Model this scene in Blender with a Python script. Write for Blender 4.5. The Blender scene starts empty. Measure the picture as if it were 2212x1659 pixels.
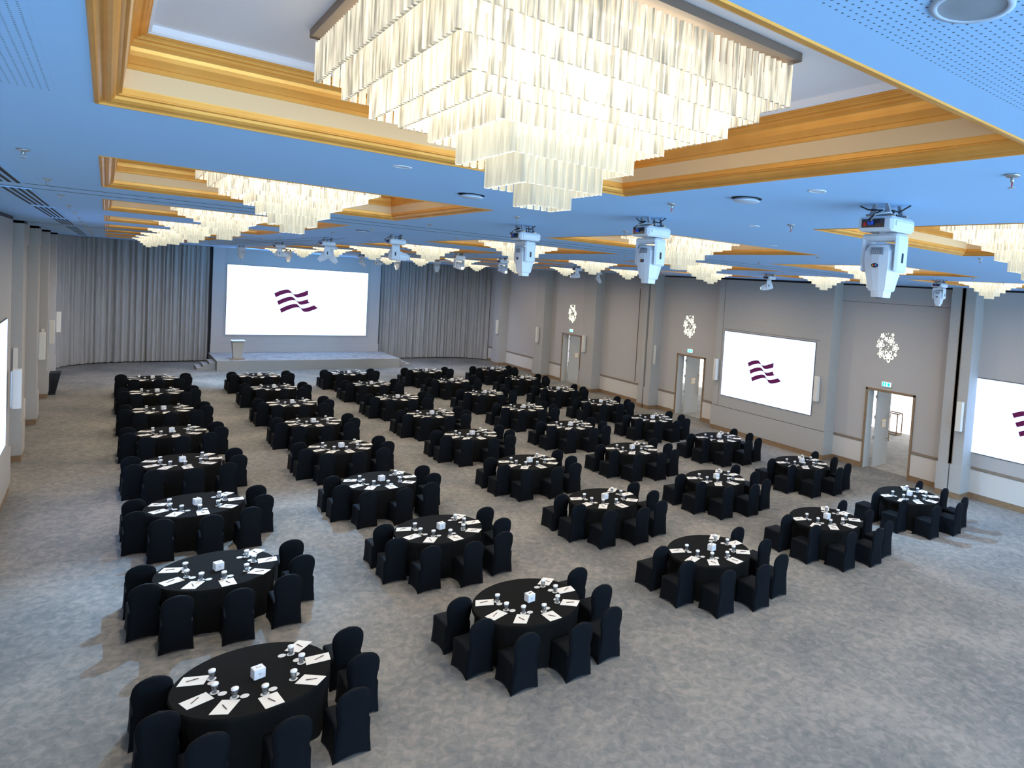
import bpy, math, random
from math import sin, cos, pi, radians as R
from mathutils import Vector, Matrix
random.seed(7)
SC = bpy.context.scene
COL = SC.collection
CEIL = 7.08

# ------------------------------------------------------------------ materials
def mat(name, color=(.8,.8,.8), rough=.6, metal=0., emis=None, estr=0., spec=.3, sheen=0.):
    m = bpy.data.materials.new(name); m.use_nodes = True
    b = m.node_tree.nodes['Principled BSDF']
    b.inputs['Base Color'].default_value = (*color, 1)
    b.inputs['Roughness'].default_value = rough
    b.inputs['Metallic'].default_value = metal
    b.inputs['Specular IOR Level'].default_value = spec
    if sheen: b.inputs['Sheen Weight'].default_value = sheen
    if emis:
        b.inputs['Emission Color'].default_value = (*emis, 1)
        b.inputs['Emission Strength'].default_value = estr
    return m
def N(m, t, **k):
    n = m.node_tree.nodes.new(t)
    for a, v in k.items(): setattr(n, a, v)
    return n
def L(m, a, b): m.node_tree.links.new(a, b)
def mix_noise(m, c1, c2, scale, detail=3, lo=.35, hi=.65, vec_scale=(1,1,1), bump=0., dist=0.):
    b = m.node_tree.nodes['Principled BSDF']
    tc = N(m, 'ShaderNodeTexCoord'); mp = N(m, 'ShaderNodeMapping'); mp.inputs['Scale'].default_value = vec_scale
    no = N(m, 'ShaderNodeTexNoise'); no.inputs['Scale'].default_value = scale; no.inputs['Detail'].default_value = detail
    no.inputs['Distortion'].default_value = dist
    cr = N(m, 'ShaderNodeValToRGB'); cr.color_ramp.elements[0].position = lo; cr.color_ramp.elements[1].position = hi
    cr.color_ramp.elements[0].color = (*c1, 1); cr.color_ramp.elements[1].color = (*c2, 1)
    L(m, tc.outputs['Object'], mp.inputs[0]); L(m, mp.outputs[0], no.inputs['Vector']); L(m, no.outputs['Fac'], cr.inputs[0]); L(m, cr.outputs[0], b.inputs['Base Color'])
    if bump:
        bp = N(m, 'ShaderNodeBump'); bp.inputs['Strength'].default_value = bump; bp.inputs['Distance'].default_value = .01
        L(m, no.outputs['Fac'], bp.inputs['Height']); L(m, bp.outputs[0], b.inputs['Normal'])
    return m

M = {}
# carpet: warm grey pile with soft cloudy mottling
m = M['carpet'] = mat('carpet', rough=.95, spec=.05)
b = m.node_tree.nodes['Principled BSDF']
tc = N(m, 'ShaderNodeTexCoord')
n0 = N(m, 'ShaderNodeTexNoise'); n0.inputs['Scale'].default_value = 1.6; n0.inputs['Detail'].default_value = 2
n1 = N(m, 'ShaderNodeTexNoise'); n1.inputs['Scale'].default_value = 7.5; n1.inputs['Detail'].default_value = 5; n1.inputs['Roughness'].default_value = .6; n1.inputs['Distortion'].default_value = .7
n2 = N(m, 'ShaderNodeTexNoise'); n2.inputs['Scale'].default_value = .55; n2.inputs['Detail'].default_value = 3; n2.inputs['Distortion'].default_value = .6
mp = N(m, 'ShaderNodeMapping'); mp.inputs['Scale'].default_value = (1.0, .8, 1); mp.inputs['Rotation'].default_value = (0, 0, .5)
L(m, tc.outputs['Object'], mp.inputs[0])
for n in (n0, n1, n2): L(m, mp.outputs[0], n.inputs['Vector'])
c1 = N(m, 'ShaderNodeValToRGB'); e = c1.color_ramp.elements
e[0].position = .38; e[0].color = (.160, .163, .163, 1); e[1].position = .64; e[1].color = (.320, .292, .264, 1)
x = c1.color_ramp.elements.new(.5); x.color = (.225, .219, .208, 1)
mx = N(m, 'ShaderNodeMath', operation='MULTIPLY_ADD'); mx.inputs[1].default_value = .55
L(m, n1.outputs['Fac'], mx.inputs[0])
m2 = N(m, 'ShaderNodeMath', operation='MULTIPLY'); m2.inputs[1].default_value = .45
L(m, n2.outputs['Fac'], m2.inputs[0]); L(m, m2.outputs[0], mx.inputs[2]); L(m, mx.outputs[0], c1.inputs[0]); L(m, c1.outputs[0], b.inputs['Base Color'])

M['stage_carpet'] = mix_noise(mat('stage_carpet', rough=.95, spec=.05), (.30,.30,.30), (.46,.45,.43), 2.2, 4, dist=1.2)
M['stage_side'] = mat('stage_side', (.24,.225,.205), .9, spec=.05)
M['fabric'] = mix_noise(mat('wall_fabric', rough=.9, spec=.1), (.43,.405,.39), (.46,.435,.42), 30, 4, bump=.1)
M['pier'] = mix_noise(mat('pier_fabric', rough=.85, spec=.12), (.38,.365,.345), (.41,.395,.375), 24, 4)
M['pale'] = mat('pale_wainscot', (.58,.545,.51), .8, spec=.15)
M['wood'] = mix_noise(mat('brown_wood', rough=.45), (.21,.135,.075), (.28,.185,.11), 5, 5, vec_scale=(1,1,9))
M['rackmetal'] = mat('rack_bronze', (.22,.14,.07), .5)
M['rail'] = mix_noise(mat('rail_wood', rough=.5), (.20,.155,.12), (.25,.195,.15), 6, 4, vec_scale=(1,1,9))
M['groove'] = mat('groove', (.10,.09,.08), .8)
M['black'] = mat('black_gap', (.008,.008,.012), .7)
M['white'] = mat('white_enamel', (.72,.74,.78), .35, spec=.5)
M['whitepaint'] = mat('white_paint', (.75,.75,.76), .6)
M['curtain'] = mix_noise(mat('curtain_cloth', rough=.85, spec=.1, sheen=.15), (.33,.315,.30), (.38,.365,.345), 9, 3, vec_scale=(1,1,.1))
M['gold'] = mix_noise(mat('gold_leaf', rough=.42, metal=.5, spec=.5), (.86,.38,.07), (.92,.43,.09), 5, 2)
M['cream'] = mat('cream_frieze', (.93,.58,.30), .55, spec=.25)
M['recess'] = mat('recess_ceiling', (.88,.84,.86), .8, spec=.1)
M['cloth'] = mix_noise(mat('black_cloth', rough=.9, spec=.04), (.009,.0092,.0095), (.0125,.0128,.0132), 60, 3)
M['chair'] = mix_noise(mat('black_spandex', rough=.7, spec=.10), (.003,.0045,.007), (.005,.007,.0105), 80, 2)
M['paper'] = mat('white_paper', (.80,.78,.74), .7)
M['pen'] = mat('pen_plastic', (.10,.06,.06), .35, spec=.5)
M['cap'] = mat('paper_cap', (.82,.82,.83), .65)
M['coaster'] = mat('coaster_paper', (.66,.66,.66), .6)
M['tissuebox'] = mat('tissue_box_card', (.80,.81,.84), .5)
M['slot'] = mat('slot_dark', (.10,.08,.06), .8)
M['emblem'] = mat('emblem_grey', (.55,.56,.6), .6)
M['brass'] = mat('brass', (.62,.43,.2), .35, metal=.9)
M['steel'] = mat('brushed_steel', (.55,.55,.55), .35, metal=.9)
M['table'] = mat('table_ply', (.35,.28,.2), .6)
M['door'] = mat('door_leaf', (.52,.52,.50), .6, spec=.2)
M['green'] = mat('exit_green', (.0,.45,.32), .5, emis=(.0,.85,.62), estr=.6)
M['signwhite'] = mat('exit_white', (.8,.9,.9), .5, emis=(.6,1,.95), estr=1.0)
M['lens'] = mat('lit_lens', (.8,.9,.7), .2, emis=(.8,1,.7), estr=1.1)
M['lensdark'] = mat('dark_lens', (.02,.02,.03), .1, spec=.8)
M['red'] = mat('red_switch', (.7,.03,.03), .4)
M['blue'] = mat('blue_plug', (.03,.10,.55), .4)
M['yellow'] = mat('yellow_mark', (.8,.6,.05), .4)
M['bluemark'] = mat('blue_mark', (.05,.35,.8), .4)
M['cable'] = mat('black_cable', (.012,.012,.014), .5)
M['greycable'] = mat('grey_cable', (.4,.42,.45), .5)
M['vent'] = mat('vent_grey', (.28,.30,.34), .6)
M['speakerbox'] = mat('speaker_black', (.010,.013,.020), .55)
M['sconce'] = mat('sconce_white', (.66,.63,.57), .6)
M['plastic'] = mat('detector_white', (.52,.60,.72), .5)
M['logo'] = mat('plum_logo', (.07,.004,.045), .7, emis=(.09,.003,.055), estr=.5)
M['logo'].node_tree.nodes['Principled BSDF'].inputs['Base Color'].default_value = (.01,.002,.008,1)
M['screen'] = mat('lit_screen', (.01,.01,.01), .6, emis=(.58,.86,1.5), estr=1.2, spec=.0)
M['lectern'] = mat('lectern_panel', (.33,.31,.28), .6)
M['day'] = mat('daylight_window', (.5,.5,.5), .8, emis=(.93,.97,1), estr=5.0)
M['hallcarpet'] = mix_noise(mat('hall_carpet', rough=.95, spec=.05), (.34,.34,.33), (.46,.44,.41), 1.6, 4, dist=1)

# ceiling: plaster, blue light cast painted into its colour, with perforated acoustic zones
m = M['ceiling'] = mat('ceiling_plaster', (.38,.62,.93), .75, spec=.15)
b = m.node_tree.nodes['Principled BSDF']
tc = N(m, 'ShaderNodeTexCoord'); sp = N(m, 'ShaderNodeSeparateXYZ'); L(m, tc.outputs['Object'], sp.inputs[0])
def mth(op, a, bb=None, cc=None, mm=None):
    n = N(mm or m, 'ShaderNodeMath', operation=op)
    for k, v in enumerate((a, bb, cc)):
        if v is None: continue
        if isinstance(v, (int, float)): n.inputs[k].default_value = v
        else: L(mm or m, v, n.inputs[k])
    return n.outputs[0]
X_, Y_ = sp.outputs[0], sp.outputs[1]
fx = mth('SUBTRACT', mth('FRACT', mth('DIVIDE', X_, .025)), .5); fy = mth('SUBTRACT', mth('FRACT', mth('DIVIDE', Y_, .025)), .5)
dd = mth('SQRT', mth('ADD', mth('MULTIPLY', fx, fx), mth('MULTIPLY', fy, fy)))
dot = mth('LESS_THAN', dd, .15)
zoneA = mth('LESS_THAN', Y_, 1.10)
zoneB = mth('MULTIPLY', mth('LESS_THAN', X_, -.19), mth('LESS_THAN', Y_, 4.4))
dot = mth('MULTIPLY', dot, mth('MAXIMUM', zoneA, zoneB))
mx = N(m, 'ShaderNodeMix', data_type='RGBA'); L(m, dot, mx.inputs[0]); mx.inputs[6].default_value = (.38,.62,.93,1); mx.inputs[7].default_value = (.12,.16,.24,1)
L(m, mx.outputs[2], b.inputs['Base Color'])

# crystal rods: lamp glow painted as emission per tier, dimmer in the low tiers
def crystal(name, e, col=(1,.90,.68), fac=.86, lo=.25, hi=1.75, body=(.30,.28,.24)):
    m = mat(name, body, .18, emis=col, estr=e, spec=.6)
    nt = m.node_tree; b = nt.nodes['Principled BSDF']; out = nt.nodes['Material Output']
    tr = N(m, 'ShaderNodeBsdfTransparent'); tr.inputs[0].default_value = (.96,.95,.9,1)
    mx = N(m, 'ShaderNodeMixShader'); mx.inputs[0].default_value = fac
    # glassy light streaks painted into the emission (object-space noise stripes)
    tc = N(m, 'ShaderNodeTexCoord'); wn = N(m, 'ShaderNodeTexNoise'); wn.inputs['Scale'].default_value = 55; wn.inputs['Detail'].default_value = 3
    mp = N(m, 'ShaderNodeMapping'); mp.inputs['Scale'].default_value = (1, 1, .07)
    L(m, tc.outputs['Object'], mp.inputs[0]); L(m, mp.outputs[0], wn.inputs['Vector'])
    mr = N(m, 'ShaderNodeMapRange'); mr.inputs[1].default_value = .35; mr.inputs[2].default_value = .65; mr.inputs[3].default_value = e*lo; mr.inputs[4].default_value = e*hi
    L(m, wn.outputs['Fac'], mr.inputs[0]); L(m, mr.outputs[0], b.inputs['Emission Strength'])
    L(m, tr.outputs[0], mx.inputs[1]); L(m, b.outputs[0], mx.inputs[2]); L(m, mx.outputs[0], out.inputs[0])
    m.cycles.emission_sampling = 'NONE'
    return m
CE = [.34, .37, .46, .42, .35, .28, .24, .22]
CRY = [crystal('crystal_%s' % w, CE[k], (1,.90,.68) if k < 5 else (.97,.97,.78), .86, .25 if k < 5 else .65, 1.75 if k < 5 else 1.25) for k, w in enumerate(('top','upper','bright','core','lower','low','pale','tip'))]
CAPD = crystal('crystal_end_shaded', .09, (1,.85,.5), .9)  # rod ends: shade and glint painted as dim and bright copies
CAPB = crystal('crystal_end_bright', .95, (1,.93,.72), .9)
M['glow'] = mat('lamp_glow', (.9,.85,.75), .6, emis=(1,.88,.66), estr=3.0)
M['frame'] = mat('bronze_frame', (.27,.21,.17), .5)

# clear tumbler
m = M['glass'] = bpy.data.materials.new('tumbler_glass'); m.use_nodes = True
nt = m.node_tree; nt.nodes.remove(nt.nodes['Principled BSDF'])
tr = N(m, 'ShaderNodeBsdfTransparent'); tr.inputs[0].default_value = (.90,.92,.93,1); gl = N(m, 'ShaderNodeBsdfGlossy'); gl.inputs['Roughness'].default_value = .08
lw = N(m, 'ShaderNodeLayerWeight'); lw.inputs[0].default_value = .35; mx = N(m, 'ShaderNodeMixShader')
L(m, lw.outputs['Facing'], mx.inputs[0]); L(m, tr.outputs[0], mx.inputs[1]); L(m, gl.outputs[0], mx.inputs[2]); L(m, mx.outputs[0], nt.nodes['Material Output'].inputs[0])

# ------------------------------------------------------------------ mesh helpers
class MB:
    def __init__(s): s.v = []; s.f = []; s.m = []
    def add(s, vs, fs, mi=0, T=None):
        o = len(s.v)
        s.v += [tuple(T @ Vector(p)) if T else tuple(p) for p in vs]
        s.f += [tuple(i + o for i in f) for f in fs]; s.m += [mi] * len(fs)
        return s
    def box(s, x0, x1, y0, y1, z0, z1, mi=0, T=None):
        return s.add([(x0,y0,z0),(x1,y0,z0),(x1,y1,z0),(x0,y1,z0),(x0,y0,z1),(x1,y0,z1),(x1,y1,z1),(x0,y1,z1)],
                     [(0,3,2,1),(4,5,6,7),(0,1,5,4),(1,2,6,5),(2,3,7,6),(3,0,4,7)], mi, T)
    def bbox(s, x0, x1, y0, y1, z0, z1, r=.01, mi=0, T=None):   # chamfered box
        xs = [(x0, x0+r), (x1, x1-r)]; vs = []; idx = {}
        for a, sx in ((x0, 1), (x1, -1)):
            for b_, sy in ((y0, 1), (y1, -1)):
                for c, sz in ((z0, 1), (z1, -1)):
                    idx[(sx,sy,sz)] = len(vs)
                    vs += [(a, b_+sy*r, c+sz*r), (a+sx*r, b_, c+sz*r), (a+sx*r, b_+sy*r, c)]
        fs = []
        g = lambda sx, sy, sz, k: idx[(sx,sy,sz)] + k
        for q in (1, -1):
            fs.append((g(q,1,1,0), g(q,-1,1,0), g(q,-1,-1,0), g(q,1,-1,0)) if q == -1 else (g(q,1,1,0), g(q,1,-1,0), g(q,-1,-1,0), g(q,-1,1,0)))
            fs.append((g(1,q,1,1), g(-1,q,1,1), g(-1,q,-1,1), g(1,q,-1,1)))
            fs.append((g(1,1,q,2), g(1,-1,q,2), g(-1,-1,q,2), g(-1,1,q,2)))
            for w in (1, -1):
                fs.append((g(1,q,w,1), g(-1,q,w,1), g(-1,q,w,2), g(1,q,w,2)))
                fs.append((g(q,1,w,0), g(q,-1,w,0), g(q,-1,w,2), g(q,1,w,2)))
                fs.append((g(q,w,1,0), g(q,w,-1,0), g(q,w,-1,1), g(q,w,1,1)))
        for sx in (1,-1):
            for sy in (1,-1):
                for sz in (1,-1): k = idx[(sx,sy,sz)]; fs.append((k, k+1, k+2))
        return s.add(vs, fs, mi, T)
    def lathe(s, prof, n=16, mi=0, T=None, cap0=True, cap1=True):
        vs = [(r*cos(2*pi*k/n), r*sin(2*pi*k/n), z) for r, z in prof for k in range(n)]; fs = []
        for i in range(len(prof)-1):
            for k in range(n):
                a = i*n+k; b_ = i*n+(k+1) % n; fs.append((a, b_, b_+n, a+n))
        if cap0: fs.append(tuple(range(n))[::-1])
        if cap1: fs.append(tuple(range((len(prof)-1)*n, len(prof)*n)))
        return s.add(vs, fs, mi, T)
    def poly(s, pts, z0, z1, mi=0, T=None):      # extruded outline
        n = len(pts); vs = [(x, y, z0) for x, y in pts] + [(x, y, z1) for x, y in pts]
        return s.add(vs, [tuple(range(n))[::-1], tuple(range(n, 2*n))] + [(k, (k+1) % n, n+(k+1) % n, n+k) for k in range(n)], mi, T)
    def tube(s, pts, r, n=6, mi=0):
        pts = [Vector(p) for p in pts]; o = len(s.v); rings = []
        for i, p in enumerate(pts):
            d = (pts[min(i+1, len(pts)-1)] - pts[max(i-1, 0)]).normalized()
            u = d.orthogonal().normalized() if i == 0 else (u - d*u.dot(d)).normalized(); w = d.cross(u)
            rings.append([tuple(p + (u*cos(2*pi*k/n) + w*sin(2*pi*k/n))*r) for k in range(n)])
        vs = [q for ring in rings for q in ring]
        fs = [(i*n+k, i*n+(k+1) % n, (i+1)*n+(k+1) % n, (i+1)*n+k) for i in range(len(pts)-1) for k in range(n)]
        fs += [tuple(range(n))[::-1], tuple(range((len(pts)-1)*n, len(pts)*n))]
        return s.add(vs, fs, mi)
    def mesh(s, name, mats, smooth=False):
        me = bpy.data.meshes.new(name); me.from_pydata(s.v, [], s.f)
        for q in (mats if isinstance(mats, (list, tuple)) else [mats]): me.materials.append(q)
        me.polygons.foreach_set('material_index', s.m)
        if smooth: me.polygons.foreach_set('use_smooth', [True]*len(s.f))
        me.update(); 
        import bmesh
        bm = bmesh.new(); bm.from_mesh(me); bmesh.ops.recalc_face_normals(bm, faces=bm.faces); bm.to_mesh(me); bm.free()
        return me
    def build(s, name, mats, parent=None, smooth=False, **k):
        return link(name, s.mesh(name, mats, smooth), parent, **k)
def link(name, data, parent=None, loc=None, rz=None, label=None, cat=None, group=None, kind=None):
    o = bpy.data.objects.new(name, data); COL.objects.link(o)
    if parent: o.parent = parent
    if loc: o.location = loc
    if rz is not None: o.rotation_euler = (0, 0, rz)
    return tag(o, label, cat, group, kind)
def tag(o, label=None, cat=None, group=None, kind=None):
    if label: o['label'] = label
    if cat: o['category'] = cat
    if group: o['group'] = group
    if kind: o['kind'] = kind
    return o
def thing(name, label, cat, loc, rz=0, group=None): return link(name, None, None, loc, rz, label, cat, group)
def dup(o, loc, rz, label, group=None):
    def cp(q, par):
        c = q.copy(); COL.objects.link(c)
        if par: c.parent = par
        for ch in kids.get(q.name, ()): cp(ch, c)
        return c
    kids = {}
    def walk(q):
        for ch in q.children: kids.setdefault(q.name, []).append(ch); walk(ch)
    walk(o)
    r = cp(o, None); r.location = loc; r.rotation_euler = (0, 0, rz); r['label'] = label
    if group: r['group'] = group
    return r
TR = Matrix.Translation
def RX(a): return Matrix.Rotation(a, 4, 'X')
def RY(a): return Matrix.Rotation(a, 4, 'Y')
def RZ(a): return Matrix.Rotation(a, 4, 'Z')

# ------------------------------------------------------------------ camera
cam = bpy.data.cameras.new('camera'); co = bpy.data.objects.new('camera', cam); COL.objects.link(co)
rt = Vector((0.7456716321, -0.6628484111, 0.0678660520)); up = Vector((-0.0180447688, 0.0817267787, 0.9964912049)); fw = Vector((0.6660692182, 0.7442799995, -0.0489803942))
co.matrix_world = Matrix(((rt.x, up.x, -fw.x, 0), (rt.y, up.y, -fw.y, 0), (rt.z, up.z, -fw.z, 6.361), (0, 0, 0, 1)))
cam.sensor_fit = 'HORIZONTAL'; cam.sensor_width = 36; cam.lens = 1451/2212*36
cam.shift_x = (1106-1523)/2212; cam.shift_y = (702-829.5)/2212; cam.clip_start = .05; cam.clip_end = 200
SC.camera = co
def px(p):
    d = Vector(p) - Vector((0, 0, 6.361)); z = d.dot(fw)
    return (1523 + 1451*d.dot(rt)/z, 702 - 1451*d.dot(up)/z) if z > .05 else (1e6, 1e6)

# ------------------------------------------------------------------ setting
XL, XR, YB = -2.08, 22.0, 51.6
YN = -7.0
MB().box(XL-.3, XR+.39, YN, YB+.3, -.1, 0).build('floor', M['carpet'], kind='structure')

# coffers: 4 columns x 8 rows of square openings in the ceiling
CX = [1.508 + 5.484*i for i in range(4)]; CY = [2.878 + 5.681*j for j in range(8)]; HX, HY = 1.563, 1.614
c = MB()
xs = [XL-.3]; 
for x in CX: xs += [x-HX, x+HX]
xs.append(XR+.6)
ys = [YN]
for y in CY: ys += [y-HY, y+HY]
ys.append(YB+.3)
for a in range(len(xs)-1):
    for b_ in range(len(ys)-1):
        if a % 2 == 1 and b_ % 2 == 1: continue
        c.box(xs[a], xs[a+1], ys[b_], ys[b_+1], CEIL, CEIL+.03)
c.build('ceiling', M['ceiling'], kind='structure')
MB().box(XL-.3, XR+.6, YN, YB+.3, 7.62, 7.7).build('ceiling', M['recess'], kind='structure')

# right wall: recessed fabric panels with piers; openings for three doors
DOORS = [(12.95, 14.9), (24.45, 26.45), (36.0, 38.15)]
DH = 3.05
w = MB()
edges = [YN] + [q for d in DOORS for q in d] + [YB+.3]
for k in range(0, len(edges), 2): w.box(XR, XR+.39, edges[k], edges[k+1], 0, CEIL+.6, 0)
for d in DOORS: w.box(XR, XR+.39, d[0], d[1], DH, CEIL+.6, 0)
# header bands
for y0, y1 in ((11.5, 16.4), (23.05, 27.95), (28.9, 33.6), (35.0, 39.75), (40.9, 46.2), (47.3, 49.3), (5.0, 10.65)): w.box(XR-.06, XR, y0, y1, 6.38, CEIL, 0)
# piers
PX = 21.40
PIERS = [(16.4, 23.05), (27.95, 28.38), (28.56, 28.95), (33.6, 34.95), (39.75, 40.9), (46.2, 47.3), (10.62, 10.99), (11.10, 11.48)]
for y0, y1 in PIERS: w.box(PX, XR, y0, y1, 0, CEIL, 1)
# plinths / ledge of the piers
for y0, y1 in PIERS: w.box(PX-.035, XR, y0-.03, y1+.03, .2, 1.13, 1)
# pale wainscot between piers under the dado
for y0, y1 in ((11.5, 12.86), (14.99, 16.37), (23.08, 24.36), (26.54, 27.9), (28.98, 33.57), (35.0, 35.9), (38.25, 39.7), (40.95, 46.15), (47.35, 49.3), (YN, 10.59)): w.box(XR-.03, XR, y0, y1, .2, 1.0, 2)
# thin reveals
for y0, z0, z1 in ((30.1, 1.15, 6.3), (41.35, 1.15, 6.3)): w.box(XR-.008, XR, y0-.03, y0+.03, z0, z1, 3)
w.box(PX-.006, PX, 16.95, 22.65, 4.72, 4.735, 3); w.box(PX-.037, PX, 16.38, 23.07, 1.13, 1.145, 3)
w.box(PX-.006, PX, 22.64, 22.655, 1.15, CEIL, 3)
w.box(XR-.066, XR-.06, 11.5, 16.4, 6.38, 6.395, 3)
w.build('wall_right', [M['fabric'], M['pier'], M['pale'], M['groove']], kind='structure')
t = MB()
for y0, y1 in ((11.55, 12.86), (14.99, 16.36), (23.1, 24.36), (26.54, 27.9), (29.0, 33.55), (35.0, 35.9), (38.25, 39.7), (40.95, 46.15), (47.35, 49.3), (YN, 10.55)): t.bbox(XR-.055, XR, y0, y1, .99, 1.09, .012)
t.build('trim_1', M['rail'], kind='structure')
t = MB()
for y0, y1 in ((11.48, 12.86), (14.99, 16.4), (23.05, 24.36), (26.54, 27.95), (28.95, 33.6), (34.95, 35.9), (38.25, 39.75), (40.9, 46.2), (47.3, 49.6), (YN, 10.62)): t.box(XR-.04, XR, y0, y1, 0, .19)
for y0, y1 in PIERS: t.box(PX-.02, XR, y0-.015, y1+.015, 0, .195)
t.build('baseboard_right', M['wood'], kind='structure')
t = MB(); t.box(21.58, 21.68, 10.98, 11.12, 0, CEIL); t.box(21.62, 21.72, 28.38, 28.56, 0, CEIL); t.build('trim_2', M['black'], kind='structure')
t = MB(); t.box(PX-.012, PX, 16.4, 23.05, 7.0, CEIL-.005); t.box(XR-.07, XR-.06, 11.5, 16.4, 7.02, CEIL-.005); t.box(XR-.07, XR-.06, 5, 10.6, 7.02, CEIL-.005); t.box(XR-.07, XR-.06, 23.1, 27.9, 7.02, CEIL-.005); t.build('trim_3', M['black'], kind='structure')
# metal edge of the folding wall track
t = MB(); t.box(PX-.01, PX+.2, 11.10, 11.12, 0, CEIL); t.box(PX-.01, PX+.2, 10.97, 10.99, 0, CEIL); t.build('trim_4', M['rail'], kind='structure')

# left wall
w = MB()
w.box(XL-.3, XL, YN, YB+.3, 0, CEIL+.6, 0)
LP = [(16.4, 24.6), (27.8, 28.7), (33.5, 34.4), (39.2, 40.1), (44.85, 45.7)]
for y0, y1 in LP:
    w.box(XL, -1.80, y0, y1, 0, CEIL, 1); w.box(XL, -1.765, y0-.03, y1+.03, .2, 1.15, 1)
for y0, y1 in ((24.65, 27.76), (28.75, 33.46), (34.45, 39.16), (40.15, 44.8), (45.75, 48.7), (YN, 16.36)): w.box(XL, XL+.03, y0, y1, .2, 1.0, 2); w.box(XL, XL+.06, y0, y1, 6.38, CEIL, 0)
for y0, y1 in LP: w.box(XL, -1.79, y0+.0, y1-.0, 7.0, CEIL-.004, 3)
w.build('wall_left', [M['fabric'], M['pier'], M['pale'], M['black']], kind='structure')
t = MB()
for y0, y1 in LP: t.box(XL, -1.785, y0-.012, y1+.012, 0, .195)
for y0, y1 in ((24.6, 27.8), (28.7, 33.5), (34.4, 39.2), (40.1, 44.8), (45.7, 48.9), (YN, 16.4)): t.box(XL, XL+.04, y0, y1, 0, .19)
t.build('baseboard_left', M['wood'], kind='structure')
# back wall and wall panel around the stage screen
w = MB(); w.box(XL-.3, XR+.6, YB, YB+.3, 0, CEIL+.6, 0); w.build('wall_back', M['fabric'], kind='structure')
w = MB(); w.box(4.85, 14.45, 50.75, YB, .3, CEIL, 1); w.box(4.83, 14.48, 50.70, 50.75, .5, 1.14, 1)
w.box(5.45, 13.8, 50.735, 50.75, 1.55, CEIL, 0); w.build('wall_stage', [M['pier'], M['fabric']], kind='structure')
# rear end of the room behind the viewpoint: piers with openings added to let in blue ambient fill
w = MB(); w.box(XL-.3, XR+.6, YN-.3, YN, 0, .9, 0); w.box(XL-.3, XR+.6, YN-.3, YN, 6.2, CEIL+.6, 0)
for k in range(9): x = XL-.3 + k*3.03; w.box(x, x+.5, YN-.3, YN, .9, 6.2, 0)
w.build('wall_rear', M['fabric'], kind='structure')

# ceiling lines, slots
t = MB()
for y in (11.12, 11.86, 28.3, 29.0): t.box(XL+.1, XR-.7, y-.012, y+.012, CEIL-.004, CEIL-.001)
for x in (4.05, 4.42): t.box(x-.01, x+.01, 18.5, 46, CEIL-.004, CEIL-.001)
t.build('trim_5', M['groove'], kind='structure')
def slot_diffuser(y0, y1, lab):
    s = thing('slot_diffuser', lab, 'air vent', (-.86, y0, CEIL), 0, 'slot diffusers along the left side of the ceiling')
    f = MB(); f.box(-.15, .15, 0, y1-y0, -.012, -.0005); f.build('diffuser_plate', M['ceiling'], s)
    for k in range(4):
        MB().box(-.125+.07*k, -.095+.07*k, .03, y1-y0-.03, -.017, -.0115).build('slot', M['black'], s)
SL = [(7.2, 11.0, 'nearest'), (12.0, 16.2, 'second-nearest'), (16.9, 21.8, 'third-nearest'), (22.6, 27.4, 'middle'), (29.6, 33.6, 'third-farthest'), (34.4, 38.6, 'second-farthest'), (39.4, 44.2, 'farthest')]
for y0, y1, w_ in SL: slot_diffuser(y0, y1, 'long ceiling air diffuser with dark slots near left wall, %s of the line' % w_)

# ------------------------------------------------------------------ doors, frames, hall behind
def door(n, y0, y1):
    d = MB(); fw_ = .085
    d.bbox(XR-.05, XR+.40, y0-fw_, y0, 0, DH+fw_, .008); d.bbox(XR-.05, XR+.40, y1, y1+fw_, 0, DH+fw_, .008); d.bbox(XR-.05, XR+.40, y0-fw_, y1+fw_, DH, DH+fw_, .008)
    fr = d.build('door_%d' % n, [M['wood']], kind='structure')
    r = MB(); r.box(XR-.01, XR+.385, y1-.012, y1-.001, 0, DH-.001); r.build('door_lining', M['door'], fr)
    lf = MB(); yl = y1-.15
    lf.box(XR+.42, XR+1.34, yl-.03, yl+.03, .01, DH-.03); leaf = lf.build('door_leaf', M['door'], fr)
    h = MB(); h.tube([(XR+1.27, yl-.10, .95), (XR+1.27, yl-.10, 2.05)], .016, 8); h.tube([(XR+1.27, yl-.03, 1.05), (XR+1.27, yl-.10, 1.05)], .012, 6); h.tube([(XR+1.27, yl-.03, 1.95), (XR+1.27, yl-.10, 1.95)], .012, 6)
    h.build('door_handle', M['brass'], leaf, smooth=True)
    s = MB(); s.box(XR+.80, XR+1.06, yl-.045, yl-.03, 1.55, 1.83); s.build('sign_frame', M['brass'], leaf)
    s = MB(); s.box(XR+.83, XR+1.03, yl-.05, yl-.045, 1.58, 1.80); s.build('sign_plate', M['paper'], leaf)
    l2 = MB(); l2.box(XR+.42, XR+1.34, y0+.12, y0+.18, .01, DH-.03); leaf2 = l2.build('door_leaf', M['door'], fr)
    hg = MB()
    for z in (.3, 1.1, 1.9, 2.7): hg.box(XR+.385, XR+.43, yl+.03, yl+.055, z, z+.12)
    hg.build('hinge', M['steel'], fr)
for n, (y0, y1) in enumerate(DOORS): door(n+1, y0, y1)
MB().box(XR+.39, 30.2, 8, 46, -.1, -.001).build('floor', M['hallcarpet'], kind='structure')
h = MB(); h.box(XR+.39, 30.2, 8, 46, 3.6, 3.7); h.build('ceiling', M['whitepaint'], kind='structure')
h = MB(); h.box(XR+.39, 30.2, 7.9, 8, 0, 3.7); h.box(XR+.39, 30.2, 46, 46.1, 0, 3.7); h.build('wall_hall', M['whitepaint'], kind='structure')
MB().box(30.15, 30.2, 8, 46, 0, 3.6).build('window_1', M['day'], kind='structure')
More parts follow.
